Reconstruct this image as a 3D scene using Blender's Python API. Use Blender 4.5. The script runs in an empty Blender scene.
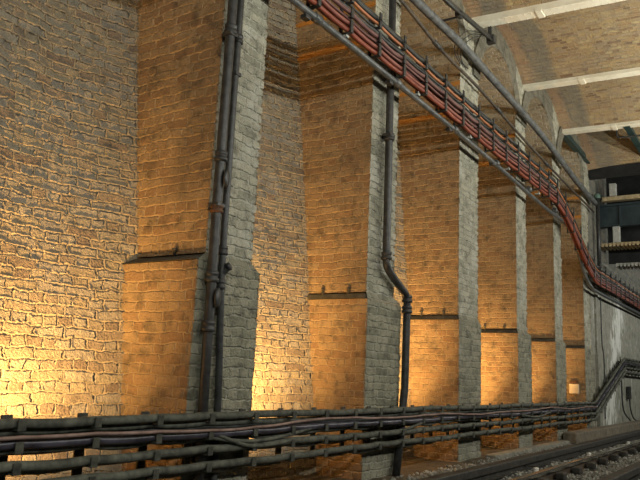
import bpy, bmesh, math, random
from mathutils import Vector, Matrix, noise as mnoise
import numpy as np
random.seed(7)
SC = bpy.context.scene
COL = SC.collection
PI = math.pi

# ------------------------------------------------------------------ materials
def newmat(name):
    m = bpy.data.materials.new(name); m.use_nodes = True
    nt = m.node_tree
    for n in list(nt.nodes):
        nt.nodes.remove(n)
    out = nt.nodes.new('ShaderNodeOutputMaterial')
    b = nt.nodes.new('ShaderNodeBsdfPrincipled')
    nt.links.new(b.outputs[0], out.inputs[0])
    return m, nt, b

def N(nt, typ, **kw):
    n = nt.nodes.new(typ)
    for k, v in kw.items():
        setattr(n, k, v)
    return n

def ramp(nt, fac, stops):
    r = nt.nodes.new('ShaderNodeValToRGB')
    e = r.color_ramp.elements
    while len(e) < len(stops):
        e.new(0.5)
    for el, (p, c) in zip(e, stops):
        el.position = p; el.color = (c[0], c[1], c[2], 1)
    nt.links.new(fac, r.inputs[0])
    return r.outputs[0]

def mixc(nt, fac, a, b, mode='MIX'):
    n = nt.nodes.new('ShaderNodeMix'); n.data_type = 'RGBA'; n.blend_type = mode
    for sock, v in ((n.inputs[0], fac), (n.inputs[6], a), (n.inputs[7], b)):
        if hasattr(v, 'links'):
            nt.links.new(v, sock)
        elif isinstance(v, (int, float)):
            sock.default_value = v
        else:
            sock.default_value = (v[0], v[1], v[2], 1)
    return n.outputs[2]

def mth(nt, op, a, b=0.0, c=None):
    n = nt.nodes.new('ShaderNodeMath'); n.operation = op
    vs = [a, b] + ([c] if c is not None else [])
    for i, v in enumerate(vs):
        if hasattr(v, 'links'):
            nt.links.new(v, n.inputs[i])
        else:
            n.inputs[i].default_value = v
    return n.outputs[0]

def noise(nt, vec, scale, detail=4, rough=0.55, dim='3D'):
    n = nt.nodes.new('ShaderNodeTexNoise'); n.noise_dimensions = dim
    n.inputs['Scale'].default_value = scale; n.inputs['Detail'].default_value = detail
    n.inputs['Roughness'].default_value = rough
    if vec is not None:
        nt.links.new(vec, n.inputs['Vector'])
    return n

def brick_mat(name, stops, mortar, rough=0.75, grime=(0.05, 0.045, 0.035), grime_amt=0.5,
              bump=0.025, mortar_w=0.012, wobble=0.016, patch=None, patch_lo=0.55, patch_hi=0.7, spec=0.35, hdr=True, bw=0.235, disp=0.0, glow_streaks=False, bands=False, rh=.078):
    m, nt, b = newmat(name)
    uv = N(nt, 'ShaderNodeUVMap').outputs[0]
    geo = N(nt, 'ShaderNodeTexCoord').outputs['Object']
    n1 = noise(nt, geo, 4.5, 3); n2 = noise(nt, geo, 22, 2)
    def off(col, amt):
        s = N(nt, 'ShaderNodeVectorMath', operation='SUBTRACT'); nt.links.new(col, s.inputs[0]); s.inputs[1].default_value = (.5, .5, .5)
        k = N(nt, 'ShaderNodeVectorMath', operation='SCALE'); nt.links.new(s.outputs[0], k.inputs[0]); k.inputs['Scale'].default_value = amt
        return k.outputs[0]
    a1 = N(nt, 'ShaderNodeVectorMath', operation='ADD'); nt.links.new(uv, a1.inputs[0]); nt.links.new(off(n1.outputs['Color'], wobble * 2.6), a1.inputs[1])
    a2 = N(nt, 'ShaderNodeVectorMath', operation='ADD'); nt.links.new(a1.outputs[0], a2.inputs[0]); nt.links.new(off(n2.outputs['Color'], wobble * 1.1), a2.inputs[1])
    br = N(nt, 'ShaderNodeTexBrick'); br.offset = 0.5; br.offset_frequency = 2
    br.squash = 0.5 if hdr else 1.0; br.squash_frequency = 2
    nt.links.new(a2.outputs[0], br.inputs['Vector'])
    br.inputs['Color1'].default_value = (0, 0, 0, 1); br.inputs['Color2'].default_value = (1, 1, 1, 1)
    br.inputs['Mortar'].default_value = (.5, .5, .5, 1)
    br.inputs['Scale'].default_value = 1; br.inputs['Mortar Size'].default_value = mortar_w * .62
    br.inputs['Mortar Smooth'].default_value = 0.8; br.inputs['Bias'].default_value = 0
    br.inputs['Brick Width'].default_value = bw; br.inputs['Row Height'].default_value = rh
    base = ramp(nt, br.outputs['Color'], stops)
    fine = noise(nt, geo, 60, 4, .65); mid = noise(nt, geo, 9, 5, .6); big = noise(nt, geo, 1.3, 5, .6)
    base = mixc(nt, .55, base, ramp(nt, fine.outputs[0], [(.25, (.45, .45, .45)), (.75, (1.25, 1.25, 1.25))]), 'MULTIPLY')
    jfac = mth(nt, 'MULTIPLY', br.outputs['Fac'], ramp(nt, mid.outputs[0], [(.3, (.35, .35, .35)), (.62, (1, 1, 1))]))
    c = mixc(nt, jfac, base, mortar)
    gf = ramp(nt, mid.outputs[0], [(.5, (0, 0, 0)), (.75, (grime_amt,) * 3)])
    c = mixc(nt, gf, c, grime)
    gf2 = ramp(nt, big.outputs[0], [(.5, (0, 0, 0)), (.72, (grime_amt * .8,) * 3)])
    c = mixc(nt, gf2, c, mixc(nt, .7, c, grime))
    if patch:
        pf = ramp(nt, noise(nt, geo, 2.7, 6, .68).outputs[0], [(patch_lo, (0, 0, 0)), (patch_hi, (.85, .85, .85))])
        c = mixc(nt, pf, c, patch)
    if glow_streaks:      # warm glow along two courses high on the pier sides, painted as colour
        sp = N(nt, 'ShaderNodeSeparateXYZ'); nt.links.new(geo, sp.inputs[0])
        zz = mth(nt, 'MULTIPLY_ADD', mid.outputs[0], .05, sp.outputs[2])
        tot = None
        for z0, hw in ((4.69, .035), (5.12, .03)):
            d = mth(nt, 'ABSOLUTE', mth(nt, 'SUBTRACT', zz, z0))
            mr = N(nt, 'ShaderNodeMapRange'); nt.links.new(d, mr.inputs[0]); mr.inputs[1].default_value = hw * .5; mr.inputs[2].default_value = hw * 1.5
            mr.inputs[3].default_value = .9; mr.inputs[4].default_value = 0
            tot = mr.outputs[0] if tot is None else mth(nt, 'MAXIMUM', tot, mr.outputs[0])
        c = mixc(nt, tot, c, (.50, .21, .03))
    if bands:        # differently coloured rings of brick next to the wall
        su = N(nt, 'ShaderNodeSeparateXYZ'); nt.links.new(uv, su.inputs[0])
        xx = mth(nt, 'ADD', su.outputs[0], mth(nt, 'MULTIPLY_ADD', mid.outputs[0], .16, -.08))
        f1 = ramp(nt, xx, [(.20, (.6, .6, .6)), (.27, (0, 0, 0))])
        f2 = ramp(nt, xx, [(.17, (0, 0, 0)), (.25, (.8, .8, .8)), (.52, (.8, .8, .8)), (.62, (0, 0, 0))])
        c = mixc(nt, f1, c, mixc(nt, .5, c, (.46, .26, .17)))
        c = mixc(nt, f2, c, mixc(nt, .4, (.16, .165, .15), c))
    nt.links.new(c, b.inputs['Base Color'])
    b.inputs['Roughness'].default_value = rough
    b.inputs['Specular IOR Level'].default_value = spec
    h = mth(nt, 'MULTIPLY_ADD', br.outputs['Fac'], -.8, 1.0)
    h = mth(nt, 'MULTIPLY_ADD', br.outputs['Color'], .45, h)
    h = mth(nt, 'MULTIPLY_ADD', mid.outputs[0], 1.5, h)
    h = mth(nt, 'MULTIPLY_ADD', fine.outputs[0], .9, h)
    if disp:
        dn = N(nt, 'ShaderNodeDisplacement'); dn.inputs['Midlevel'].default_value = 2.5; dn.inputs['Scale'].default_value = disp
        nt.links.new(h, dn.inputs['Height'])
        nt.links.new(dn.outputs[0], [n for n in nt.nodes if n.type == 'OUTPUT_MATERIAL'][0].inputs['Displacement'])
        m.displacement_method = 'BOTH'
    else:
        bp = N(nt, 'ShaderNodeBump'); bp.inputs['Strength'].default_value = 1.0; bp.inputs['Distance'].default_value = bump
        nt.links.new(h, bp.inputs['Height']); nt.links.new(bp.outputs[0], b.inputs['Normal'])
    return m

def plain(name, c1, c2, rough=0.6, metal=0.0, scale=14, bump=0.004, stops=(.35, .68), spec=.4, detail=5):
    m, nt, b = newmat(name)
    geo = N(nt, 'ShaderNodeTexCoord').outputs['Object']
    n = noise(nt, geo, scale, detail, .62)
    c = ramp(nt, n.outputs[0], [(stops[0], c1), (stops[1], c2)])
    nt.links.new(c, b.inputs['Base Color'])
    b.inputs['Roughness'].default_value = rough; b.inputs['Metallic'].default_value = metal
    b.inputs['Specular IOR Level'].default_value = spec
    if bump:
        f = noise(nt, geo, scale * 4, 4, .6)
        bp = N(nt, 'ShaderNodeBump'); bp.inputs['Strength'].default_value = .8; bp.inputs['Distance'].default_value = bump
        nt.links.new(f.outputs[0], bp.inputs['Height']); nt.links.new(bp.outputs[0], b.inputs['Normal'])
    return m

STOCK = [(0, (.21, .165, .12)), (.2, (.29, .24, .17)), (.45, (.34, .295, .20)), (.7, (.29, .265, .215)), (1, (.38, .34, .255))]
STOCK2 = [(0, (.25, .16, .088)), (.3, (.28, .19, .105)), (.6, (.30, .215, .12)), (1, (.32, .235, .135))]
GREY = [(0, (.25, .25, .19)), (.3, (.34, .335, .26)), (.65, (.40, .39, .305)), (1, (.46, .44, .345))]
M = {}
M['bay'] = brick_mat('stock_brick_bay', STOCK, (.42, .345, .23), grime_amt=.45, disp=.021, wobble=.026, rough=.52, spec=.5, mortar_w=.017)
M['side'] = brick_mat('stock_brick_pier', STOCK2, (.42, .32, .19), grime_amt=.85, disp=.015, wobble=.024, mortar_w=.015, rough=.65, glow_streaks=True)
M['front'] = brick_mat('limewashed_brick', GREY, (.46, .45, .38), grime=(.08, .077, .062), grime_amt=.9, disp=.021, mortar_w=.016, wobble=.026,
                       patch=(.47, .47, .41), patch_lo=.5, patch_hi=.64)
M['plinth'] = brick_mat('sooty_limewashed_brick', [(p, (c[0] * .74, c[1] * .74, c[2] * .70)) for p, c in GREY], (.36, .355, .29), grime=(.06, .055, .043), grime_amt=.95, disp=.021, mortar_w=.016, wobble=.026,
                        patch=(.33, .32, .265), patch_lo=.52, patch_hi=.68)
M['vault'] = brick_mat('vault_brick', [(0, (.19, .12, .075)), (.2, (.33, .225, .12)), (.5, (.42, .31, .155)), (.75, (.33, .25, .165)), (1, (.46, .365, .20))],
                       (.42, .35, .23), grime=(.13, .11, .09), grime_amt=.5, bump=.016, wobble=.012, patch=(.29, .22, .15), patch_lo=.5, patch_hi=.75, bw=.21, rh=.058, bands=True)
M['vaultpink'] = brick_mat('vault_red_brick', [(0, (.34, .19, .13)), (.5, (.44, .29, .19)), (1, (.42, .34, .24))], (.42, .35, .26), grime_amt=.4, bump=.016)
M['vaultblue'] = brick_mat('vault_blue_brick', [(0, (.13, .135, .125)), (.5, (.20, .20, .175)), (1, (.27, .25, .2))], (.28, .27, .23), grime_amt=.4, bump=.016)
M['ring'] = brick_mat('arch_ring_brick', [(0, (.13, .125, .095)), (.5, (.19, .18, .14)), (1, (.25, .225, .165))], (.27, .255, .20), grime_amt=.6, bump=.02)
M['farwall'] = None
M['ledge'] = plain('shade_dark_ledge', (.035, .034, .028), (.09, .085, .065), .8, scale=9)  # shade of the unlit chamfer put into the ledge colour
M['iron'] = plain('black_painted_iron', (.018, .019, .020), (.05, .052, .052), .42, scale=18, bump=.002)
M['rust'] = plain('rusted_iron', (.05, .028, .018), (.16, .075, .035), .8, scale=30, bump=.003)
M['conduit'] = plain('grey_conduit', (.06, .068, .072), (.13, .14, .145), .38, scale=10, bump=.001, metal=.2)
M['dusty'] = plain('dusty_cable', (.035, .038, .031), (.12, .125, .10), .75, scale=13, bump=.003)
M['purple'] = plain('purple_black_cable', (.022, .02, .028), (.085, .08, .105), .32, scale=7, bump=.001)
M['pink'] = plain('faded_pink_cable', (.14, .085, .07), (.30, .21, .18), .6, scale=8, bump=.001)
M['hanger'] = plain('dusty_iron_hanger', (.025, .026, .021), (.085, .086, .068), .8, scale=22, bump=.003)
M['red'] = plain('red_cable', (.15, .036, .022), (.26, .07, .04), .5, scale=6, bump=.001)
M['redpink'] = plain('pinkish_red_cable', (.16, .045, .032), (.26, .09, .066), .5, scale=6, bump=.001)
M['mauve'] = plain('mauve_cable', (.10, .042, .038), (.19, .09, .078), .55, scale=6, bump=.001)
M['orange'] = plain('orange_cable', (.30, .10, .042), (.43, .175, .08), .5, scale=6, bump=.001)
M['blackcable'] = plain('black_cable', (.016, .017, .017), (.055, .06, .058), .5, scale=12, bump=.001)
M['bluegrey'] = plain('blue_grey_pipe', (.05, .056, .06), (.14, .15, .155), .55, scale=9, bump=.003)
M['brownpipe'] = plain('brown_black_pipe', (.025, .02, .016), (.09, .075, .058), .6, scale=12, bump=.002)
M['cream'] = plain('cream_painted_steel', (.66, .62, .50), (.80, .77, .66), .5, scale=5, bump=.001)
M['girder'] = plain('dark_teal_paint', (.012, .024, .03), (.03, .05, .058), .5, scale=4, bump=.001)
M['green'] = plain('dark_green_paint', (.012, .03, .03), (.03, .058, .056), .5, scale=6, bump=.001)
M['dark'] = plain('near_black', (.008, .009, .010), (.02, .021, .022), .9, scale=4, bump=.004)  # near-black for the ceiling end member and the far backing
M['timber'] = plain('pale_timber', (.33, .26, .15), (.50, .41, .26), .7, scale=9, bump=.002)
M['greyplate'] = plain('pale_grey_steel', (.30, .31, .29), (.48, .49, .46), .55, scale=12, bump=.001)
M['rail'] = plain('dull_rail_steel', (.025, .024, .021), (.065, .062, .054), .6, scale=11, bump=.003, metal=.3)
M['shine'] = plain('polished_rail_head', (.55, .53, .48), (.75, .73, .68), .22, scale=9, bump=0, metal=1.0)
M['railrust'] = plain('rail_web', (.035, .026, .018), (.10, .065, .035), .75, scale=16, bump=.003)
M['sleeper'] = plain('sooty_sleeper', (.018, .017, .015), (.05, .047, .04), .85, scale=10, bump=.005)
M['white'] = plain('white_ceramic', (.55, .55, .50), (.75, .74, .69), .4, scale=9, bump=.001)
M['kerb'] = plain('dusty_brown_kerb', (.10, .085, .062), (.20, .175, .13), .8, scale=9, bump=.005)
M['concrete'] = plain('dusty_concrete', (.12, .12, .10), (.23, .225, .19), .85, scale=7, bump=.006)
M['ground'] = plain('sooty_ballast_ground', (.045, .045, .04), (.21, .205, .175), .95, scale=26, bump=.03)
M['stone'] = plain('ballast_stone', (.09, .092, .083), (.38, .38, .34), .9, scale=9, bump=.004)
M['dirt'] = plain('brown_dirt', (.045, .034, .02), (.11, .085, .05), .95, scale=8, bump=.03)
M['box'] = plain('white_box_plastic', (.62, .52, .36), (.72, .62, .46), .5, scale=5, bump=0)

def far_wall_mat():
    m, nt, b = newmat('rendered_wall_with_lime')
    geo = N(nt, 'ShaderNodeTexCoord').outputs['Object']
    mp = N(nt, 'ShaderNodeMapping'); nt.links.new(geo, mp.inputs[0]); mp.inputs['Scale'].default_value = (1, 1.5, .6)
    streak = noise(nt, mp.outputs[0], 3.4, 8, .72)
    fine = noise(nt, geo, 30, 5, .65)
    mid = noise(nt, geo, 5, 5, .65)
    c = ramp(nt, fine.outputs[0], [(.3, (.18, .18, .15)), (.7, (.33, .325, .27))])
    c = mixc(nt, ramp(nt, mid.outputs[0], [(.45, (0, 0, 0)), (.7, (.75, .75, .75))]), c, (.085, .088, .072))
    sep = N(nt, 'ShaderNodeSeparateXYZ'); nt.links.new(geo, sep.inputs[0])
    # lime runs hang around one leak on the wall
    d = mth(nt, 'ABSOLUTE', mth(nt, 'SUBTRACT', mth(nt, 'MULTIPLY_ADD', sep.outputs[2], -.55, sep.outputs[1]), 17.7))
    near = N(nt, 'ShaderNodeMapRange'); nt.links.new(d, near.inputs[0]); near.inputs[1].default_value = 0; near.inputs[2].default_value = 1.1; near.inputs[3].default_value = .21; near.inputs[4].default_value = 0
    f = ramp(nt, mth(nt, 'ADD', streak.outputs[0], near.outputs[0]), [(.58, (0, 0, 0)), (.68, (.95, .95, .95))])
    c = mixc(nt, f, c, (.62, .63, .60))
    nt.links.new(c, b.inputs['Base Color']); b.inputs['Roughness'].default_value = .85
    bp = N(nt, 'ShaderNodeBump'); bp.inputs['Strength'].default_value = .9; bp.inputs['Distance'].default_value = .015
    nt.links.new(fine.outputs[0], bp.inputs['Height']); nt.links.new(bp.outputs[0], b.inputs['Normal'])
    return m
M['farwall'] = far_wall_mat()

# ------------------------------------------------------------------ mesh helpers
class MB:
    def __init__(s):
        s.bm = bmesh.new(); s.uv = s.bm.loops.layers.uv.new('UVMap'); s.own = s.bm.faces.layers.int.new('own_uv')
    def face(s, pts, mi=0, uvs=None, smooth=False):
        vs = [s.bm.verts.new(p) for p in pts]
        f = s.bm.faces.new(vs); f.material_index = mi; f.smooth = smooth
        if uvs:
            for l, u in zip(f.loops, uvs):
                l[s.uv].uv = u
            f[s.own] = 1
        return f
    def grid(s, fn, nu, nv, mi=0, smooth=True, flip=False):
        P = [[fn(i / nu, j / nv) for j in range(nv + 1)] for i in range(nu + 1)]
        V = [[s.bm.verts.new(P[i][j][0]) for j in range(nv + 1)] for i in range(nu + 1)]
        for i in range(nu):
            for j in range(nv):
                q = [(i, j), (i + 1, j), (i + 1, j + 1), (i, j + 1)]
                if flip: q.reverse()
                f = s.bm.faces.new([V[a][b] for a, b in q]); f.material_index = mi if not callable(mi) else mi(i / nu, j / nv)
                f.smooth = smooth; f[s.own] = 1
                for l, (a, b) in zip(f.loops, q):
                    l[s.uv].uv = P[a][b][1]
    def box(s, x0, x1, y0, y1, z0, z1, mi=0, bevel=0.0):
        r = bmesh.ops.create_cube(s.bm, size=1.0)
        vs = r['verts']
        for v in vs:
            v.co = Vector(((x0 + x1) / 2 + v.co.x * (x1 - x0), (y0 + y1) / 2 + v.co.y * (y1 - y0), (z0 + z1) / 2 + v.co.z * (z1 - z0)))
        fs = set(f for v in vs for f in v.link_faces)
        for f in fs: f.material_index = mi
        if bevel:
            es = list(set(e for v in vs for e in v.link_edges))
            bmesh.ops.bevel(s.bm, geom=es, offset=bevel, segments=2, affect='EDGES', profile=.5)
        return s
    def hexa(s, b, t, mi=0):
        """b, t: four bottom and four top corners, counter-clockwise seen from above."""
        vb = [s.bm.verts.new(p) for p in b]; vt = [s.bm.verts.new(p) for p in t]
        for q in ([vb[3], vb[2], vb[1], vb[0]], vt, *[[vb[i], vb[(i + 1) % 4], vt[(i + 1) % 4], vt[i]] for i in range(4)]):
            f = s.bm.faces.new(q); f.material_index = mi
    def tube(s, path, r, sides=10, mi=0, cap=True):
        path = [Vector(p) for p in path]; n = len(path)
        rings = []; up = None
        for i, p in enumerate(path):
            t = (path[min(i + 1, n - 1)] - path[max(i - 1, 0)]).normalized()
            if up is None:
                up = Vector((0, 0, 1)) if abs(t.z) < .9 else Vector((1, 0, 0))
            a = t.cross(up).normalized(); up = a.cross(t).normalized()
            rr = r[i] if isinstance(r, (list, tuple)) else r
            rings.append([s.bm.verts.new(p + rr * (math.cos(2 * PI * k / sides) * a + math.sin(2 * PI * k / sides) * up)) for k in range(sides)])
        for i in range(n - 1):
            for k in range(sides):
                f = s.bm.faces.new([rings[i][k], rings[i + 1][k], rings[i + 1][(k + 1) % sides], rings[i][(k + 1) % sides]])
                f.smooth = True; f.material_index = mi
        if cap:
            for rg, fl in ((rings[0], False), (rings[-1], True)):
                f = s.bm.faces.new(rg if not fl else rg[::-1]); f.material_index = mi
        return s
    def lathe(s, prof, base, axis, sides=18, mi=0):
        """prof: (radius, distance along axis)"""
        base = Vector(base); ax = Vector(axis).normalized()
        u = ax.cross(Vector((1, 0, 0)) if abs(ax.x) < .9 else Vector((0, 1, 0))).normalized(); w = ax.cross(u)
        R = [[s.bm.verts.new(base + ax * d + r * (math.cos(2 * PI * k / sides) * u + math.sin(2 * PI * k / sides) * w)) for k in range(sides)] for r, d in prof]
        for i in range(len(prof) - 1):
            for k in range(sides):
                f = s.bm.faces.new([R[i][k], R[i][(k + 1) % sides], R[i + 1][(k + 1) % sides], R[i + 1][k]]); f.smooth = True; f.material_index = mi
        f = s.bm.faces.new(R[0][::-1]); f.material_index = mi
        f = s.bm.faces.new(R[-1]); f.material_index = mi
        return s
    def build(s, name, mats, parent=None, recalc=True):
        bm = s.bm
        if recalc:
            bmesh.ops.recalc_face_normals(bm, faces=[f for f in bm.faces if not f[s.own]])
        bm.normal_update()
        for f in bm.faces:
            if f[s.own]: continue
            n = f.normal; a = (abs(n.x), abs(n.y), abs(n.z)); k = a.index(max(a))
            for l in f.loops:
                c = l.vert.co
                l[s.uv].uv = (c.y, c.z) if k == 0 else ((c.x, c.z) if k == 1 else (c.x, c.y))
        me = bpy.data.meshes.new(name); bm.to_mesh(me); bm.free()
        for m in (mats if isinstance(mats, (list, tuple)) else [mats]):
            me.materials.append(m)
        o = bpy.data.objects.new(name, me); COL.objects.link(o)
        if parent is not None:
            o.parent = parent
            o.matrix_parent_inverse = Matrix.Translation(parent.location).inverted()
        return o

def root(name, loc, label, cat, group=None):
    o = bpy.data.objects.new(name, None); COL.objects.link(o); o.location = loc
    o.empty_display_size = .1
    return tag(o, label, cat, group)
def tag(o, label, cat, group=None):
    o['label'] = label; o['category'] = cat
    if group: o['group'] = group
    return o
def struct(o):
    o['kind'] = 'structure'; return o
def spline(pts, n=8):
    """Catmull-Rom through the points."""
    P = [Vector(p) for p in pts]; P = [P[0] * 2 - P[1]] + P + [P[-1] * 2 - P[-2]]
    out = []
    for i in range(1, len(P) - 2):
        for k in range(n):
            t = k / n
            out.append(.5 * ((2 * P[i]) + (P[i + 1] - P[i - 1]) * t + (2 * P[i - 1] - 5 * P[i] + 4 * P[i + 1] - P[i + 2]) * t * t + (3 * P[i] - P[i - 1] - 3 * P[i + 1] + P[i + 2]) * t ** 3))
    out.append(P[-2]); return out
ORD = ['first', 'second', 'third', 'fourth', 'fifth', 'sixth', 'seventh', 'eighth', 'ninth', 'tenth', 'eleventh', 'twelfth']

# ------------------------------------------------------------------ camera (calibrated from the vanishing points of the wall)
VY = (790., 396.); F = 690.; ROLL = .047
def unit(v): return Vector(v).normalized()
Yc = unit((VY[0] - 320, -(VY[1] - 240), -F))
h2 = unit((VY[0] - 820, -(VY[1] - 500 * ROLL - 240), -F))
Zc = Yc.cross(h2).normalized()
if Zc.y < 0: Zc = -Zc
Xc = Yc.cross(Zc)
Rm = Matrix((Xc, Yc, Zc))
cam = bpy.data.cameras.new('camera'); co = bpy.data.objects.new('camera', cam); COL.objects.link(co)
co.matrix_world = Matrix.Translation((3.55, 0, 1.0)) @ Rm.to_4x4()
cam.sensor_width = 36; cam.lens = F / 640 * 36; cam.clip_start = .05
SC.camera = co

# ------------------------------------------------------------------ wall: piers, bays, arches
# (upper left, upper right, lower left, lower right)
PIERS = [(1.32, 1.88, 1.25, 1.99), (3.72, 4.27, 3.62, 4.345), (6.12, 6.73, 6.10, 6.85), (8.54, 9.25, 8.50, 9.29),
         (10.94, 11.48, 10.90, 11.60), (13.15, 13.70, 13.06, 13.78), (15.42, 16.02, 15.28, 16.10)]
BEAMS = [1.6, 4.05, 6.47, 8.90, 11.40, 13.86, 16.25]
SPRING = 5.4
def backX(y, z, a, b):
    m = (a + b) / 2; h = (b - a) / 2; t = max(-1.15, min(1.15, (y - m) / h))
    c0, c1 = (.495, .138) if m < 3.5 else ((.49, .12) if m < 6 else (.57, .085))
    return -(c0 + c1 * z) - .22 * (1 - t * t)
def vaultZ(y, a, b):
    t = (2 * y - a - b) / (b - a)
    return 6.16 + .48 * (1 - t * t) - (.27 * max(0, (y - a) / (b - a)) if a == BEAMS[5] else 0)

w = MB()
for k in range(6):
    a, b = PIERS[k][1], PIERS[k + 1][0]
    def bay(u, v, a=a, b=b):
        y = a - .12 + u * (b - a + .24); z = -.2 + v * 6.6
        return Vector((backX(y, z, a, b), y, z)), (y * 1.03 + k * .37, z)
    nb = (150, 480) if k < 2 else ((90, 260) if k < 4 else (60, 160))
    w.grid(bay, nb[0], nb[1], 0, flip=True)
    m, r = (a + b) / 2, (b - a) / 2
    def soffit(u, v, m=m, r=r):
        th = PI * u
        return Vector((-1.75 + v * 1.775, m - r * math.cos(th), SPRING + r * math.sin(th))), (v * 1.75, th * r)
    w.grid(soffit, 20, 4, 0, flip=False)
    # front arch ring and the wall above it
    def ringf(u, v, m=m, r=r):
        th = PI * u; rr = r + v * .25
        return Vector((.025, m - rr * math.cos(th), SPRING + rr * math.sin(th))), (v * .25, th * r)
    w.grid(ringf, 24, 2, 1)
    def ringu(u, v, m=m, r=r):
        th = PI * u; rr = r + .25
        return Vector((.025 - .03 * v, m - rr * math.cos(th), SPRING + rr * math.sin(th))), (v * .03, th * r)
    w.grid(ringu, 24, 1, 1)
    b0, b1 = BEAMS[k], BEAMS[k + 1]
    def span(u, v, m=m, r=r, b0=b0, b1=b1):
        y = b0 + u * (b1 - b0); d = abs(y - m)
        zb = SPRING + math.sqrt(max(0, (r + .2) ** 2 - d * d)) if d < r + .2 else 5.3
        zt = vaultZ(y, b0, b1) + .05
        z = zb + v * (zt - zb)
        return Vector((0, y, z)), (y, z)
    w.grid(span, 48, 3, lambda u, v, m=m, r=r, b0=b0, b1=b1: 1 if abs(b0 + (u + .01) * (b1 - b0) - m) < r + .12 else 2, smooth=False)
struct(w.build('wall_left', [M['bay'], M['ring'], M['front']]))

for k, (ul, ur, ll, lr) in enumerate(PIERS):
    p = MB()
    def faces(x0, x1, y0, y1, z0, z1, fm):
        st = (.05, .014, .015, .02, .028, .035, .04)[k]; nz = int((z1 - z0) / st); nx = int((x1 - x0) / st); ny = int((y1 - y0) / st)
        p.grid(lambda u, v: (Vector((x1, y0 + u * (y1 - y0), z0 + v * (z1 - z0))), (y0 + u * (y1 - y0), z0 + v * (z1 - z0))), ny, nz, fm)
        p.grid(lambda u, v: (Vector((x0 + u * (x1 - x0), y0, z0 + v * (z1 - z0))), (x0 + u * (x1 - x0) + k * .07, z0 + v * (z1 - z0))), nx, nz, 0)
        p.grid(lambda u, v: (Vector((x1 - u * (x1 - x0), y1, z0 + v * (z1 - z0))), (x1 - u * (x1 - x0), z0 + v * (z1 - z0))), nx // 3, nz // 3, 0)
    faces(-1.45, .03, ll, lr, -.2, 1.78, 2)
    faces(-1.45, 0, ul, ur, 1.85, 5.45, 1)
    p.face([(.03, ll, 1.78), (.03, lr, 1.78), (0, ur, 1.85), (0, ul, 1.85)], 2)
    p.face([(-1.8, ul, 5.45), (0, ul, 5.45), (0, ur, 5.45), (-1.8, ur, 5.45)], 1)
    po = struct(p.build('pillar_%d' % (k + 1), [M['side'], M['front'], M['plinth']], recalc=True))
    l = MB()
    l.hexa([(-1.4, ll - .012, 1.785), (.012, ll - .012, 1.785), (.012, ul + .06, 1.785), (-1.4, ul + .06, 1.785)],
           [(-1.4, ul - .012, 1.835), (-.012, ul - .012, 1.835), (-.012, ul + .06, 1.835), (-1.4, ul + .06, 1.835)])
    l.build('ledge', M['ledge'], po)
    if k in (1, 2, 3, 4):
        s = MB()
        for x in ((-.30,) if k == 1 else (-.52, -.2)):
            s.lathe([(.012, 0), (.014, .05), (.022, .052), (.022, .065), (.01, .07)], (x, ul - .02, 1.83), (0, 0, 1), 8)
        s.build('iron_peg', M['iron'], po)

# grey rendered wall beyond the last pier
g = MB()
g.grid(lambda u, v: (Vector((-.02, 16.05 + u * 22, -.2 + v * 4.0)), (u * 22, v * 4)), 22, 4, 0, smooth=False)
g.box(-.1, .045, 16.45, 16.78, -.1, 1.72)
g.box(-.1, .02, 16.50, 16.72, 1.72, 3.3)
g.grid(lambda u, v: (Vector((-.02 , 16.05 + u * 22, 3.8 + v * 3.0)), (u * 22, v * 3)), 22, 3, 1, smooth=False)
struct(g.build('wall_right', [M['farwall'], M['vaultblue']]))
e = MB()
e.grid(lambda u, v: (Vector((-1 + u * 12, 36, -.2 + v * 7)), (u * 12, v * 7)), 4, 4, 0, smooth=False)
struct(e.build('wall_back', M['dark']))

# ------------------------------------------------------------------ ceiling
SK = .10                                             # the beams run slightly askew to the wall
c = MB()
for k in range(6):
    b0, b1 = BEAMS[k], BEAMS[k + 1]
    def vlt(u, v, b0=b0, b1=b1):
        x = -.05 + u * 8.0; y0 = b0 + v * (b1 - b0); z = vaultZ(y0, b0, b1)
        return Vector((x, y0 + SK * x, z)), (x, (y0 - b0) * 1.08)
    def vm(u, v):
        x = u * 8
        return 0
    c.grid(vlt, 80, 24, vm)
struct(c.build('ceiling', [M['vault'], M['vaultpink'], M['vaultblue']]))

BLAB = ['first', 'second', 'third', 'cream painted riveted ceiling beam nearest the camera, ending above the third grey pier',
        'cream painted ceiling beam, the middle of the three over the vaulted brick ceiling',
        'cream painted ceiling beam farthest off, beside the dark green struts']
for k, y0, zb in ((3, 8.91, 6.10), (4, 11.46, 6.10), (5, 13.96, 6.09)):
    rt = root('ceiling_beam', (0, y0, zb), BLAB[k], 'beam', 'cream beams under the brick ceiling')
    def sk(o):
        for v in o.data.vertices: v.co.y += SK * v.co.x
    f = MB(); f.box(-.02, 7.9, y0 - .10, y0 + .08, zb, zb + .025, bevel=.004); sk(f.build('bottom_flange', M['cream'], rt))
    f = MB(); f.box(-.02, 7.9, y0 - .10 + .02, y0 + .06, zb + .025, zb + .14); sk(f.build('web', M['cream'], rt))
    rv = MB()
    for i in range(44):
        for s_ in (-.075, .055):
            rv.lathe([(.011, 0), (.009, .006), (.004, .009)], (.08 + i * .09, y0 + s_, zb), (0, 0, -1), 7)
    o = rv.build('rivets', M['cream'], rt); sk(o)
    for x in ((.95, 2.9) if k == 3 else ((.92,) if k == 4 else (.95,))):
        s = MB(); s.box(x, x + .09, y0 - .108, y0 + .09, zb - .014, zb + .045, bevel=.005); sk(s.build('splice_plate', M['cream'], rt))

# dark end member of the brick ceiling
t = MB(); t.box(-.05, 7.9, 16.2, 16.45, 5.76, 5.98, bevel=.01); t.box(-.05, 7.9, 16.45, 16.6, 5.90, 6.6)
struct(t.build('trim_1', M['dark']))

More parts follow.
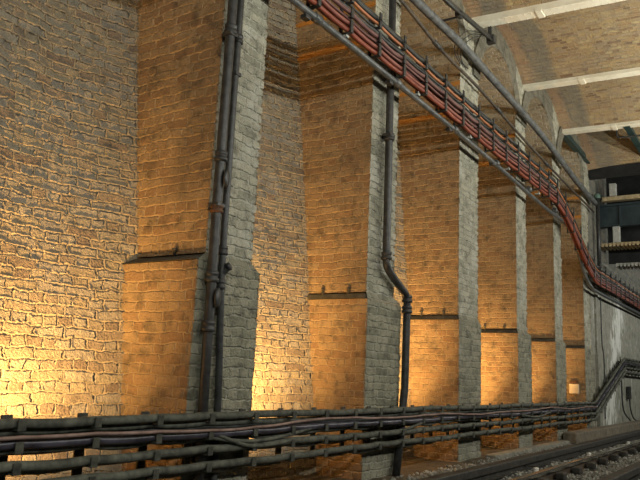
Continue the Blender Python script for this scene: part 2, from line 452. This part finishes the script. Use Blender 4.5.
def strut(x, ya, yb, z, label):
    rt = root('ceiling_strut', (x, ya, z), label, 'strut')
    s = MB(); s.box(x - .06, x + .06, ya, yb, z, z + .02); s.build('flange', M['green'], rt)
    s = MB(); s.box(x - .012, x + .012, ya, yb, z + .02, z + .18); s.build('web', M['green'], rt)
strut(.02, 14.0, 16.9, 6.05, 'dark green steel strut running from the farthest cream beam along the wall head')
strut(1.22, 14.05, 16.9, 6.08, 'dark green steel strut out over the track, beside the black elbow pipe')
b = MB(); b.tube([(.98, 14.35, 6.38), (.98, 14.35, 6.08)] , .018, 8); b.tube(spline([(.98, 14.35, 6.12), (.99, 14.36, 6.02), (1.08, 14.38, 5.99), (1.8, 14.45, 5.99)], 5), .02, 8)
tag(b.build('elbow_pipe', M['iron']), 'thin black pipe bent in an elbow below the farthest cream beam', 'pipe')

# ------------------------------------------------------------------ bridge beyond the platform end
rt = root('bridge_girder', (0, 17, 4.76), 'deep dark teal plate girder crossing over the track beyond the ceiling', 'girder')
q = MB(); q.box(.0, 7.5, 17.0, 17.04, 4.76, 5.23); q.build('web_plate', M['girder'], rt)
q = MB(); q.box(.0, 7.5, 16.93, 17.14, 4.72, 4.77, bevel=.005); q.build('lower_flange', M['girder'], rt)
q = MB(); q.box(.0, 7.5, 16.93, 17.14, 5.22, 5.27, bevel=.005); q.build('upper_flange', M['girder'], rt)
for i in range(8):
    q = MB(); q.box(.5 + i * .95, .52 + i * .95, 16.95, 17.0, 4.77, 5.22); q.build('stiffener', M['girder'], rt)
q = MB(); q.box(.12, 7.5, 16.98, 17.18, 5.36, 5.46, bevel=.008)
for i in range(60): q.box(.14 + i * .12, .2 + i * .12, 16.965, 16.98, 5.37, 5.44)
tag(q.build('timber_beam', M['timber']), 'weathered timber beam lying just above the dark teal girder', 'beam')
def rib(name, x0, y, z, label, mat):
    q = MB(); q.box(x0, 7.5, y, y + .5, z + .03, z + .09)
    n = int((7.4 - x0) / .085)
    for i in range(n):
        x = x0 + i * .085
        q.hexa([(x, y - .03, z), (x + .045, y - .03, z), (x + .045, y + .5, z), (x, y + .5, z)],
               [(x, y - .03, z + .085), (x + .045, y - .03, z + .085), (x + .045, y + .5, z + .085), (x, y + .5, z + .085)])
    tag(q.build(name, mat), label, 'deck')
rib('bridge_deck', .0, 17.0, 4.25, 'pale ribbed timber deck edge under the dark teal girder', M['timber'])
rib('bridge_deck', .28, 17.6, 3.86, 'grey ribbed deck edge, the lower of the two below the girder', M['greyplate'])
for x, y, z0, z1, lab in ((.30, 16.98, 5.47, 5.77, 'pale grey steel block standing above the timber beam on the girder'),
                          (.34, 17.0, 4.34, 4.73, 'pale grey riveted post between girder and ribbed timber deck')):
    rt = root('bridge_post', (x, y, z0), lab, 'post')
    q = MB(); q.box(x, x + .15, y - .03, y + .10, z0, z1, bevel=.006)
    for i in range(5): q.lathe([(.010, 0), (.006, .008)], (x + .035, y - .03, z0 + .05 + i * (z1 - z0 - .1) / 4), (0, -1, 0), 6); q.lathe([(.010, 0), (.006, .008)], (x + .115, y - .03, z0 + .05 + i * (z1 - z0 - .1) / 4), (0, -1, 0), 6)
    q.build('post_body', M['greyplate'], rt)
q = MB(); q.box(.05, 7.5, 17.9, 18.0, 4.0, 6.6); struct(q.build('trim_2', M['dark']))
q = MB(); q.tube([(.10, 16.6, 3.42), (.10, 16.6, 5.36)], .045, 10)
rt = root('standpipe', (.10, 16.6, 3.4), 'upright black post at the left end of the dark teal girder', 'post')
q.build('post_shaft', M['iron'], rt)
q = MB(); q.lathe([(.05, 0), (.07, .02), (.07, .09), (.04, .12)], (.10, 16.6, 5.34), (0, 0, 1), 10); q.build('post_cap', plain('verdigris', (.06, .12, .1), (.16, .24, .2), .7), rt)

# ------------------------------------------------------------------ ground, track
fl = MB()
def gz(x, y):
    return .03 * mnoise.noise(Vector((x * 1.7, y * 1.7, 0))) + .012 * mnoise.noise(Vector((x * 7, y * 7, 3))) - (.05 if x > .35 else .05 * max(0, x) / .35)
fl.grid(lambda u, v: (Vector((-1.9 + u * 2.1, -2 + v * 40, gz(-1.9 + u * 2.1, -2 + v * 40))), (u, v)), 16, 220, 1, flip=False)
fl.grid(lambda u, v: (Vector((.2 + u * 8, -2 + v * 40, gz(.2 + u * 8, -2 + v * 40))), (u, v)), 40, 220, 0, flip=False)
struct(fl.build('floor', [M['ground'], M['dirt']]))

def stones(n, f, name, size):
    bm = MB()
    base = bmesh.new(); bmesh.ops.create_icosphere(base, subdivisions=1, radius=1)
    bv = [v.co.copy() for v in base.verts]; bf = [[v.index for v in q.verts] for q in base.faces]; base.free()
    for i in range(n):
        x, y = f()
        s = size * random.uniform(.5, 1.35); rot = Matrix.Rotation(random.uniform(0, 6.28), 3, Vector((random.uniform(-1, 1), random.uniform(-1, 1), 1)).normalized())
        sc = Vector((random.uniform(.7, 1.3), random.uniform(.7, 1.3), random.uniform(.5, .9)))
        c0 = Vector((x, y, gz(x, y) + s * .25))
        vs = [bm.bm.verts.new(c0 + rot @ Vector((a.x * sc.x * s * random.uniform(.75, 1.2), a.y * sc.y * s * random.uniform(.75, 1.2), a.z * sc.z * s))) for a in bv]
        for q in bf:
            bm.bm.faces.new([vs[j] for j in q])
    o = bm.build(name, M['stone']); o['kind'] = 'stuff'; return o
def sp():
    while True:
        y = 5.2 + 19 * random.random() ** 1.6; x = random.uniform(.12, 3.1)
        if x < 1.3 or random.random() < .8: return x, y
st = stones(14000, sp, 'gravel_ballast', .019)
st['label'] = 'grey track gravel spread along the foot of the wall and between the rails'; st['category'] = 'gravel'

def rail(x, ztop, hw, label, name, headmat, webmat, hgt=.15, Y0=4.5, Y1=34):
    rt = root(name, (x, Y0, ztop - hgt), label, 'rail')
    q = MB(); q.box(x - hw, x + hw, Y0, Y1, ztop - .045, ztop, bevel=.008); q.build('rail_head', headmat, rt)
    q = MB(); q.box(x - .012, x + .012, Y0, Y1, ztop - hgt + .015, ztop - .04)
    q.build('rail_web', webmat, rt)
    q = MB(); q.hexa([(x - hw * 1.9, Y0, ztop - hgt), (x + hw * 1.9, Y0, ztop - hgt), (x + hw * 1.9, Y1, ztop - hgt), (x - hw * 1.9, Y1, ztop - hgt)],
                     [(x - .015, Y0, ztop - hgt + .03), (x + .015, Y0, ztop - hgt + .03), (x + .015, Y1, ztop - hgt + .03), (x - .015, Y1, ztop - hgt + .03)])
    q.build('rail_foot', webmat, rt)
    return rt
rt = root('conductor_rail', (.78, 4.5, 0), 'dull dark outer conductor rail lying nearest the foot of the wall', 'rail')
q = MB(); q.box(.705, .825, 4.5, 34, .03, .115, bevel=.012); q.build('rail_head', M['rail'], rt)
q = MB(); q.box(.735, .80, 4.5, 34, -.015, .03); q.build('rail_web', M['rail'], rt)
q = MB(); q.box(.69, .845, 4.5, 34, -.03, -.012); q.build('rail_foot', M['rail'], rt)
rail(1.27, .085, .032, 'running rail with a bright polished head next to the outer conductor rail', 'running_rail', M['shine'], M['railrust'])
rt = root('conductor_rail', (1.98, 4.5, 0), 'dark centre conductor rail at the bottom right corner of the view', 'rail')
q = MB(); q.box(1.90, 2.02, 4.5, 34, .02, .105, bevel=.012); q.build('rail_head', M['rail'], rt)
q = MB(); q.box(1.93, 1.99, 4.5, 34, -.05, .02); q.build('rail_web', M['rail'], rt)
for i, y in enumerate([6.95, 8.75, 11.45, 14.6]):
    rt = root('rail_insulator', (.93, y, -.05), '%s white ceramic insulator under the outer conductor rail, counting from the near end' % ORD[i], 'insulator', 'white insulators under the outer conductor rail')
    q = MB(); q.lathe([(.038, 0), (.038, .018), (.028, .026), (.036, .036), (.036, .048), (.02, .055)], (.93, y, -.045), (0, 0, 1), 14); q.build('insulator_body', M['white'], rt)
    q = MB(); q.box(.78, .93, y - .02, y + .02, .01, .022); q.build('clip', M['rail'], rt)
nsl = 24
for i in range(nsl):
    y = 5.4 + i * .72
    lab = ('%s dark timber sleeper under the running rail, counting from the near end' % ORD[i]) if i < 12 else ('%s dark timber sleeper past the twelfth along the running rail' % ORD[i - 12])
    rt = root('sleeper', (1.9, y, -.12), lab, 'sleeper', 'timber sleepers under the track')
    q = MB(); q.box(.95, 3.1, y - .125, y + .125, -.16, -.055, bevel=.01); q.build('sleeper_timber', M['sleeper'], rt)
    q = MB(); q.box(1.14, 1.42, y - .09, y + .09, -.055, -.035, bevel=.005); q.box(1.305, 1.40, y - .075, y + .075, -.035, .04, bevel=.012); q.build('rail_chair', M['rail'], rt)

q = MB(); q.box(.06, .30, 13.3, 34, -.03, .165, bevel=.02); tag(q.build('cable_trough', M['kerb']), 'long dusty brown trough running along the base of the grey wall', 'trough')
q = MB(); q.box(.04, .20, 9.4, 13.25, -.06, .03, bevel=.02); struct(q.build('trim_3', M['concrete']))

# ------------------------------------------------------------------ downpipes
def pipe_path(pts, n=6): return spline(pts, n)
def collar(name, at, r, axis, rt, mat, h=.07):
    q = MB(); q.lathe([(r * 1.06, -.5 * h), (r * 1.42, -.42 * h), (r * 1.42, -.12 * h), (r * 1.2, -.05 * h), (r * 1.2, .1 * h), (r * 1.34, .18 * h), (r * 1.34, .46 * h), (r * 1.05, .5 * h)], at, axis, 18)
    return q.build(name, mat, rt)
def bracket(at, rt, r, side=-1, mat=None):
    x, y, z = at
    q = MB(); q.box(x - r * 1.25, x + r * 1.2, y - r * 1.25, y + r * 1.25, z - .016, z + .016, bevel=.006)
    q.box(-.012, x, y + .014, y + .038, z - .02, z + .02)
    q.box(-.014, .006, y + .005, y + .065, z - .035, z + .035)
    q.lathe([(.012, 0), (.012, .02)], (.004, y + .05, z + .01), (1, 0, 0), 6)
    return q.build('bracket', mat or M['iron'], rt)

rt = root('downpipe', (.09, 3.74, 0), 'thick black cast iron downpipe with an access cover on the first pier', 'pipe')
R1 = .037
q = MB(); q.tube([(.085, 3.745, 0), (.085, 3.725, 1.2), (.085, 3.715, 2.2), (.085, 3.72, 4.2), (.085, 3.72, 6.0)], R1, 18); q.build('pipe', M['iron'], rt)
for z in (3.62, 2.58, 1.66, 1.30): collar('collar', (.085, 3.72, z), R1, (0, 0, 1), rt, M['iron'], .085)
collar('collar', (.085, 3.717, 2.17), R1, (0, 0, 1), rt, M['rust'], .06)
for z in (3.58, 2.2): bracket((.085, 3.72, z), rt, R1, -1)
for z, nm in ((2.41, 'access_cover'), (1.51, 'access_cover')):
    q = MB(); q.lathe([(.030, 0), (.048, .008), (.048, .022), (.036, .028), (.012, .032)], (.125, 3.735, z), (.9, .35, 0), 16)
    for v in q.bm.verts: v.co.z = z + (v.co.z - z) * 1.5
    q.build(nm, M['iron'], rt)
rt = root('downpipe', (.075, 3.86, 0), 'thinner black iron pipe to the right of the thick downpipe on the first pier', 'pipe')
R2 = .027
q = MB(); q.tube(pipe_path([(.065, 3.92, 0), (.065, 3.905, .8), (.065, 3.845, 1.7), (.065, 3.835, 2.6), (.065, 3.835, 3.4), (.065, 3.84, 6.0)], 6), R2, 14); q.build('pipe', M['iron'], rt)
for z in (3.6, 1.88, 1.62): collar('collar', (.065, 3.842, z), R2, (0, 0, 1), rt, M['iron'], .075)
q = MB(); q.tube(spline([(.065, 3.845, 1.70), (.09, 3.86, 1.735), (.105, 3.865, 1.755)], 5), R2 * .95, 12); q.lathe([(.028, 0), (.032, .008), (.032, .025), (.016, .032)], (.10, 3.862, 1.753), (.8, .35, .4), 14); q.build('branch_cap', M['iron'], rt)
bracket((.065, 3.84, 3.3), rt, R2, 1)

rt = root('downpipe', (.09, 6.37, 0), 'black downpipe with a swan neck bend low on the second pier', 'pipe')
R3 = .042
q = MB(); q.tube([(.085, 6.355, 6.0), (.085, 6.36, 4.0), (.085, 6.375, 2.36)] + spline([(.085, 6.378, 2.28), (.085, 6.395, 2.16), (.085, 6.52, 2.07), (.085, 6.74, 1.96), (.085, 6.855, 1.90), (.085, 6.885, 1.80), (.085, 6.885, 1.68)], 6) + [(.085, 6.87, .9), (.085, 6.80, .4), (.085, 6.72, .0)], R3, 16); q.build('pipe', M['iron'], rt)
for y, z in ((6.36, 3.58), (6.377, 2.26), (6.885, 1.74), (6.885, 1.86)): collar('collar', (.085, y, z), R3, (0, 0, 1), rt, M['iron'], .085)
bracket((.085, 6.36, 3.6), rt, R3, -1)

# ------------------------------------------------------------------ high cable run
def drop(y):
    """height lost by the high run where it dips in front of the last bay"""
    t = max(0, min(1, (y - 12.3) / 3.6)); t = t * t * (3 - 2 * t)
    return -1.05 * t
HK = [2.95 + .56 * i for i in range(44)]
def high_path(z, x, sag, ph, y0=2.6, y1=32, spread=1.0, n=5):
    pts = []
    for i, y in enumerate(HK[:-1]):
        for k in range(n):
            u = k / n
            yy = y + u * .56
            s = sag * 4 * u * (1 - u) * (1 + .35 * math.sin(ph + i * 1.7))
            zz = 4.17 + (z - 4.17) * (spread if yy < 12.5 else .9) + drop(yy) - s + .008 * math.sin(ph + yy * 1.1)
            pts.append((x + .006 * math.sin(ph * 2 + yy * 2), yy, zz))
    return pts
HC = [('redcable', 'red', 4.265, .25, .022, 'brick red cable, lowest of the high run just above the grey conduit'),
      ('b', 'red', 4.285, .205, .020, 'second brick red cable, tucked behind the lowest one in the high run'),
      ('c', 'redpink', 4.325, .25, .022, 'bright pinkish red cable above the two lowest red cables of the high run'),
      ('d', 'redpink', 4.345, .20, .018, 'pinkish red cable half hidden behind the bright one in the high run'),
      ('k', 'red', 4.30, .225, .012, 'thin red cable squeezed between the lowest thick red ones'),
      ('l', 'mauve', 4.395, .245, .013, 'thin maroon cable along the foot of the middle row'),
      ('m', 'mauve', 4.475, .215, .013, 'thin mauve cable lying behind the dusky one in the middle row'),
      ('n', 'blackcable', 4.555, .23, .012, 'thin black wire just beneath the bright orange cable'),
      ('e', 'mauve', 4.425, .21, .020, 'dull maroon cable below the mauve pair in the middle of the high run'),
      ('f', 'mauve', 4.455, .255, .023, 'dusky mauve cable in the middle row of the high run'),
      ('g', 'blackcable', 4.53, .21, .018, 'black cable under the orange one in the high run'),
      ('h', 'orange', 4.585, .25, .016, 'bright orange cable in the third row of the high run'),
      ('i', 'blackcable', 4.655, .24, .019, 'lower black cable of the pair topping the high run'),
      ('j', 'blackcable', 4.70, .215, .020, 'uppermost black cable along the top of the high run')]
for i, (nm, mt, z, x, r, lab) in enumerate(HC):
    q = MB(); q.tube(high_path(z, x, .012 if i not in (8, 9) else .02, i * 1.3), r, 8)
    tag(q.build('cable', M[mt]), lab, 'cable', 'cables of the high run')
def wherelabel(y, what, low):
    nm = ['pier zero', 'first pier', 'second pier', 'third pier', 'fourth pier', 'fifth pier', 'sixth pier']
    k = max([j for j in range(1, 7) if PIERS[j][2] <= y] + [0])
    return k
cnt = {}
PN = {0: 'left of the first pier', 1: 'from the first pier', 2: 'from the second pier', 3: 'from the third pier', 4: 'from the fourth pier', 5: 'from the fifth pier', 6: 'from the sixth pier'}
def hl(y, what):
    k = wherelabel(y, what, 0); key = (what, k); cnt[key] = cnt.get(key, 0) + 1
    n = cnt[key]
    if k == 6 and n > 12: return '%s %s past the twelfth along grey wall' % (ORD[min(n - 13, 11)], what)
    if k == 0: return '%s %s left of the first pier' % (ORD[n - 1], what)
    return '%s %s %s rightwards' % (ORD[n - 1], what, PN[k])
for y in HK[1:40]:
    d = drop(y)
    rt = root('cable_hanger', (.06, y, 4.3 + d), hl(y, 'black hanger on the high run'), 'hanger', 'hangers of the high cable run')
    q = MB(); q.box(.15, .165, y - .024, y + .024, 4.22 + d, 4.735 + d); q.build('back_bar', M['iron'], rt)
    for z in (4.24, 4.395, 4.50, 4.555, 4.625):
        if z == 4.50: continue
        q = MB(); q.box(.15, .285, y - .022, y + .022, z - .010 + d, z + d)
        q.box(.275, .290, y - .024, y + .024, z - .008 + d, z + (.125 if z < 4.3 else .085) + d, bevel=.003); q.build('hook', M['iron'], rt)
# grey conduit under the high cables
rt = root('conduit', (.15, 3, 4.17), 'long smooth grey conduit running along the bottom of the high red cables', 'conduit')
cp = [(.2, 2.6, 4.17), (.2, 6, 4.165), (.19, 9, 4.14), (.18, 11.8, 4.06), (.16, 13.15, 4.085), (.16, 13.9, 4.01), (.16, 14.44, 3.63), (.16, 14.8, 3.32), (.16, 15.4, 3.11), (.15, 16.4, 3.07), (.15, 21.4, 3.1), (.15, 32, 3.1)]
q = MB(); q.tube(spline(cp, 8), .034, 12); q.build('pipe', M['conduit'], rt)
for i, y in enumerate((4.72, 6.3, 7.9, 9.45, 11.0, 12.55)):
    z = 4.17 - .02 * max(0, (y - 6) / 4)
    q = MB(); q.lathe([(.036, -.05), (.045, -.045), (.045, .045), (.036, .05)], (.2, y, z), (0, 1, 0), 12); q.build('coupler', M['conduit'], rt)
    q = MB(); q.box(.15, .215, y - .19, y - .11, z - .075, z - .034, bevel=.008); q.build('clamp_block', M['iron'], rt)
    q = MB(); q.box(.16, .24, y + .45, y + .50, z + .025, z + .05, bevel=.004); q.lathe([(.008, 0), (.008, .03)], (.225, y + .475, z + .05), (0, 0, 1), 6); q.build('saddle_clip', M['greyplate'], rt)
q = MB(); q.tube(spline([(.22, 15.7, 3.38), (.2, 17.0, 3.33), (.2, 21, 3.36), (.2, 32, 3.36)], 8), .05, 10)
tag(q.build('conduit', M['bluegrey']), 'thick dark conduit below the cables on the far grey wall', 'conduit')

# upper pipes
def U(x, pts): return [(x, y, z) for y, z in pts]
q = MB(); q.tube(spline(U(.12, [(4.5, 5.5), (6.7, 5.47), (8.35, 5.53), (10.0, 5.50), (12.1, 5.44), (14.6, 5.22), (16.3, 5.15)]), 8), .055, 12)
tag(q.build('upper_pipe', M['bluegrey']), 'thick blue grey pipe sagging across the arch heads above the high cables', 'pipe')
rt = root('upper_pipe', (.08, 4.5, 5.2), 'thin brown black pipe with couplers close under the thick blue grey pipe', 'pipe')
q = MB(); q.tube(spline(U(.08, [(4.5, 5.35), (6.4, 5.34), (7.7, 5.21), (9.15, 5.19), (11.0, 5.08), (13.5, 5.0), (16.3, 4.95)]), 8), .022, 10); q.build('pipe', M['brownpipe'], rt)
for y, z in ((7.6, 5.22), (9.9, 5.15), (12.5, 5.02)):
    q = MB(); q.lathe([(.022, -.12), (.033, -.11), (.033, .11), (.022, .12)], (.08, y, z), (0, 1, -.04), 12); q.build('coupler', M['iron'], rt)
rt = root('lamp_conduit', (.3, 6.5, 5.6), 'short black conduit ending in a bracket below the nearest cream beam', 'conduit')
q = MB(); q.tube([(.25, 5.5, 5.62), (.25, 7.55, 5.75), (.25, 9.1, 5.95)], .035, 12); q.build('pipe', M['iron'], rt)
q = MB(); q.tube([(.29, 5.5, 5.56), (.29, 7.55, 5.69), (.29, 9.05, 5.89)], .016, 8); q.build('cable', M['blackcable'], rt)
q = MB(); q.box(.2, .32, 9.02, 9.12, 5.86, 5.98, bevel=.01); q.box(.235, .285, 9.0, 9.05, 5.95, 6.12); q.build('bracket', M['iron'], rt)
for y in (7.1, 7.9):
    q = MB(); q.lathe([(.036, -.05), (.05, -.045), (.05, .045), (.036, .05)], (.25, y, 5.72 + (y - 7.55) * .1), (0, 1, .08), 12); q.box(.0, .25, y - .012, y + .012, 5.68 + (y - 7.55) * .1, 5.7 + (y - 7.55) * .1); q.build('clamp', M['iron'], rt)
for i, (dy, r) in enumerate(((0, .3), (.12, .22), (.22, .16))):
    q = MB(); q.tube(spline([(.25, 8.75 + dy * .4, 5.88), (.14, 8.45 + dy, 5.80), (.06, 8.28 + dy * .9, 5.6), (.05, 8.22 + dy, 5.42), (.10, 8.3 + dy, 5.25)], 8), .006, 6)
    tag(q.build('looped_wire', M['blackcable']), '%s thin black wire looping down from the short conduit to the pipe' % ('outermost', 'middle', 'innermost')[i], 'wire', 'looped wires')

# ------------------------------------------------------------------ low cable run
def rise(y):
    t = max(0, min(1, (y - 15.45) / 3.4))
    return 1.06 * t if 0 < t < 1 else (1.06 if t >= 1 else 0)
LY = [1.76 + .489 * i for i in range(50)]
def low_path(z, x, sag, ph, y0=0, y1=60, amp=.005):
    pts = []; n = 5
    for i in range(len(LY) - 1):
        for k in range(n):
            u = k / n; yy = LY[i] + u * .489
            if not (y0 <= yy <= y1): continue
            s = sag * 4 * u * (1 - u) * (1 + .5 * math.sin(ph + i * 2.1))
            pts.append((x + amp * math.sin(ph * 3 + yy * 2.3), yy, z - s + amp * math.sin(ph + yy * 1.9) + rise(yy)))
    return pts
LC = [('dusty', .676, .165, .028, .005, 'dusty grey green cable along the top row of the low run'),
      ('dusty', .628, .125, .025, .008, 'thin dark cable sagging just under the top row of the low run'),
      ('purple', .560, .165, .027, .006, 'shiny purple black cable in the second row of the low run'),
      ('blackcable', .598, .105, .028, .006, 'black cable filling the gap behind the top two rows of the low run'),
      ('blackcable', .535, .105, .028, .012, 'black cable lying behind the second row of the low run'),
      ('dusty', .530, .125, .022, .016, 'dusty cable hidden behind the shiny purple black one'),
      ('dusty', .456, .165, .028, .007, 'dusty grey green cable in the third row of the low run'),
      ('dusty', .436, .12, .024, .014, 'thin dusty cable behind the third row of the low run'),
      ('dusty', .346, .165, .028, .007, 'dusty grey green cable along the bottom row of the low run'),
      ('dusty', .322, .115, .026, .016, 'thin dusty cable behind the bottom row of the low run')]
for i, (mt, z, x, r, sag, lab) in enumerate(LC):
    q = MB(); q.tube(low_path(z, x, sag, i * 1.9), r, 10); tag(q.build('cable', M[mt]), lab, 'cable', 'cables of the low run')
q = MB(); q.tube([(x, y, z + .010 * math.sin(y * 2.7) + .012 * math.sin(y * 1.1 + 1)) for x, y, z in low_path(.604, .20, .004, 4.4, 0, 15.5, .006)], .011, 8)
tag(q.build('cable', M['pink']), 'thin faded pink cable wandering above the purple black one', 'cable', 'cables of the low run')
# slack cables between rows by the first and second pier
for i, (pts, lab) in enumerate([([(.17, 3.75, .53), (.18, 3.95, .50), (.19, 4.25, .485), (.185, 4.6, .505), (.17, 5.0, .55)], 'slack dark cable drooping below the second row beside the first pier'),
                                ([(.18, 3.8, .545), (.2, 4.1, .46), (.2, 4.4, .45), (.18, 4.75, .47)], 'second slack cable looped to the third row beside the first pier'),
                                ([(.17, 6.6, .45), (.18, 6.95, .50), (.17, 7.3, .55)], 'short slack cable crossing between rows beside the second pier'),
                                ([(.19, 10.5, .55), (.2, 11.0, .50), (.2, 11.5, .50), (.19, 12.1, .56)], 'slack cable sagging between the fourth and fifth piers')]):
    q = MB(); q.tube(spline(pts, 6), .015, 8); tag(q.build('slack_cable', M['dusty']), lab, 'cable')
for y in LY[1:48]:
    d = rise(y)
    rt = root('cable_hanger', (.05, y, .3 + d), hl(y, 'dusty four-hook hanger on the low run'), 'hanger', 'hangers of the low cable run')
    q = MB(); q.box(.045, .06, y - .034, y + .034, (.27 if y > 16 else .27) + d, .708 + d, bevel=.003); q.build('back_bar', M['hanger'], rt)
    for z in (.645, .530, .424, .314):
        q = MB(); q.box(.05, .20, y - .024, y + .024, z - .010 + d, z + d); q.box(.192, .203, y - .025, y + .025, z - .012 + d, z + .050 + d, bevel=.004); q.build('hook', M['hanger'], rt)

# ------------------------------------------------------------------ small things on the far wall
rt = root('wall_box', (-.2, 15.26, .82), 'small square cream box fixed low on the side of the last pier', 'box')
q = MB(); q.box(-.29, -.10, 15.21, 15.285, .84, 1.04, bevel=.012); q.build('box_body', M['box'], rt)
q = MB(); q.box(-.27, -.12, 15.22, 15.285, 1.04, 1.11); q.build('box_hood', M['rust'], rt)
q = MB(); q.tube(spline([(.04, 16.9, 3.05), (.04, 16.9, 2.0), (.06, 16.95, 1.7), (.05, 17.0, 1.0), (.05, 16.95, .3)], 8), .014, 8)
tag(q.build('wall_cable', M['blackcable']), 'thin black cable hanging straight down the grey wall by the last pier', 'cable')
q = MB(); q.tube(spline([(.06, 18.9, 1.5), (.05, 18.95, .9), (.05, 19.1, .45), (.12, 19.5, .2)], 8), .018, 8)
tag(q.build('wall_cable', M['blackcable']), 'black cable curving down the grey wall left of the small black box', 'cable')
rt = root('junction_box', (.05, 20.0, .7), 'small black box with a trailing cable low on the grey wall', 'box')
q = MB(); q.box(.0, .08, 19.85, 20.05, .72, 1.05, bevel=.01); q.build('box_body', M['iron'], rt)
q = MB(); q.tube(spline([(.05, 19.95, .75), (.05, 20.0, .5), (.06, 20.3, .25), (.1, 20.8, .12)], 8), .018, 8); q.build('cable', M['blackcable'], rt)

# ------------------------------------------------------------------ light
def spot(loc, tgt, power, col, size=150, blend=1.0, rad=.05):
    l = bpy.data.lights.new('floodlight', 'SPOT'); l.energy = power; l.color = col
    l.spot_size = math.radians(size); l.spot_blend = blend; l.shadow_soft_size = rad
    o = bpy.data.objects.new('floodlight', l); COL.objects.link(o); o.location = loc
    o.rotation_euler = (Vector(tgt) - Vector(loc)).to_track_quat('-Z', 'Y').to_euler()
WARM = (1.0, .55, .175)
for k, (p, dy, x) in enumerate([(500, .34, -.14), (590, .38, -.18), (640, .58, -.26), (540, .58, -.22), (340, .6, -.24), (320, .5, -.24)]):
    a = PIERS[k][1]; b = PIERS[k + 1][0]
    spot((x, a + dy, .48), (-1.0, a + dy + .3, 1.15), p, WARM, 136, 1.0, .05)
def area(loc, tgt, sx, sy, power, col):
    l = bpy.data.lights.new('lamp_row_and_fill', 'AREA'); l.shape = 'RECTANGLE'; l.size = sx; l.size_y = sy; l.energy = power; l.color = col
    o = bpy.data.objects.new('lamp_row_and_fill', l); COL.objects.link(o)
    z = -(Vector(tgt) - Vector(loc)).normalized(); x = Vector((0, 1, 0)); y = z.cross(x).normalized()
    o.matrix_world = Matrix.Translation(loc) @ Matrix((x, y, z)).transposed().to_4x4()
area((5.6, 10.0, 4.25), (0, 10.0, 4.45), 32, .05, 940, (1.0, .985, .88))
area((4.3, 6.0, 4.0), (4.0, 6.0, 6.2), 20, .14, 580, (1.0, .95, .76))  # added up-facing fill to brighten the ceiling, no fitting of its own

wd = bpy.data.worlds.new('world'); SC.world = wd; wd.use_nodes = True
bg = wd.node_tree.nodes['Background']; bg.inputs[0].default_value = (.85, .95, 1.0, 1); bg.inputs[1].default_value = .03

SC.view_settings.view_transform = 'Standard'; SC.view_settings.look = 'None'
SC.view_settings.exposure = 0.0; SC.view_settings.gamma = 1.0
SC.view_settings.use_curve_mapping = False
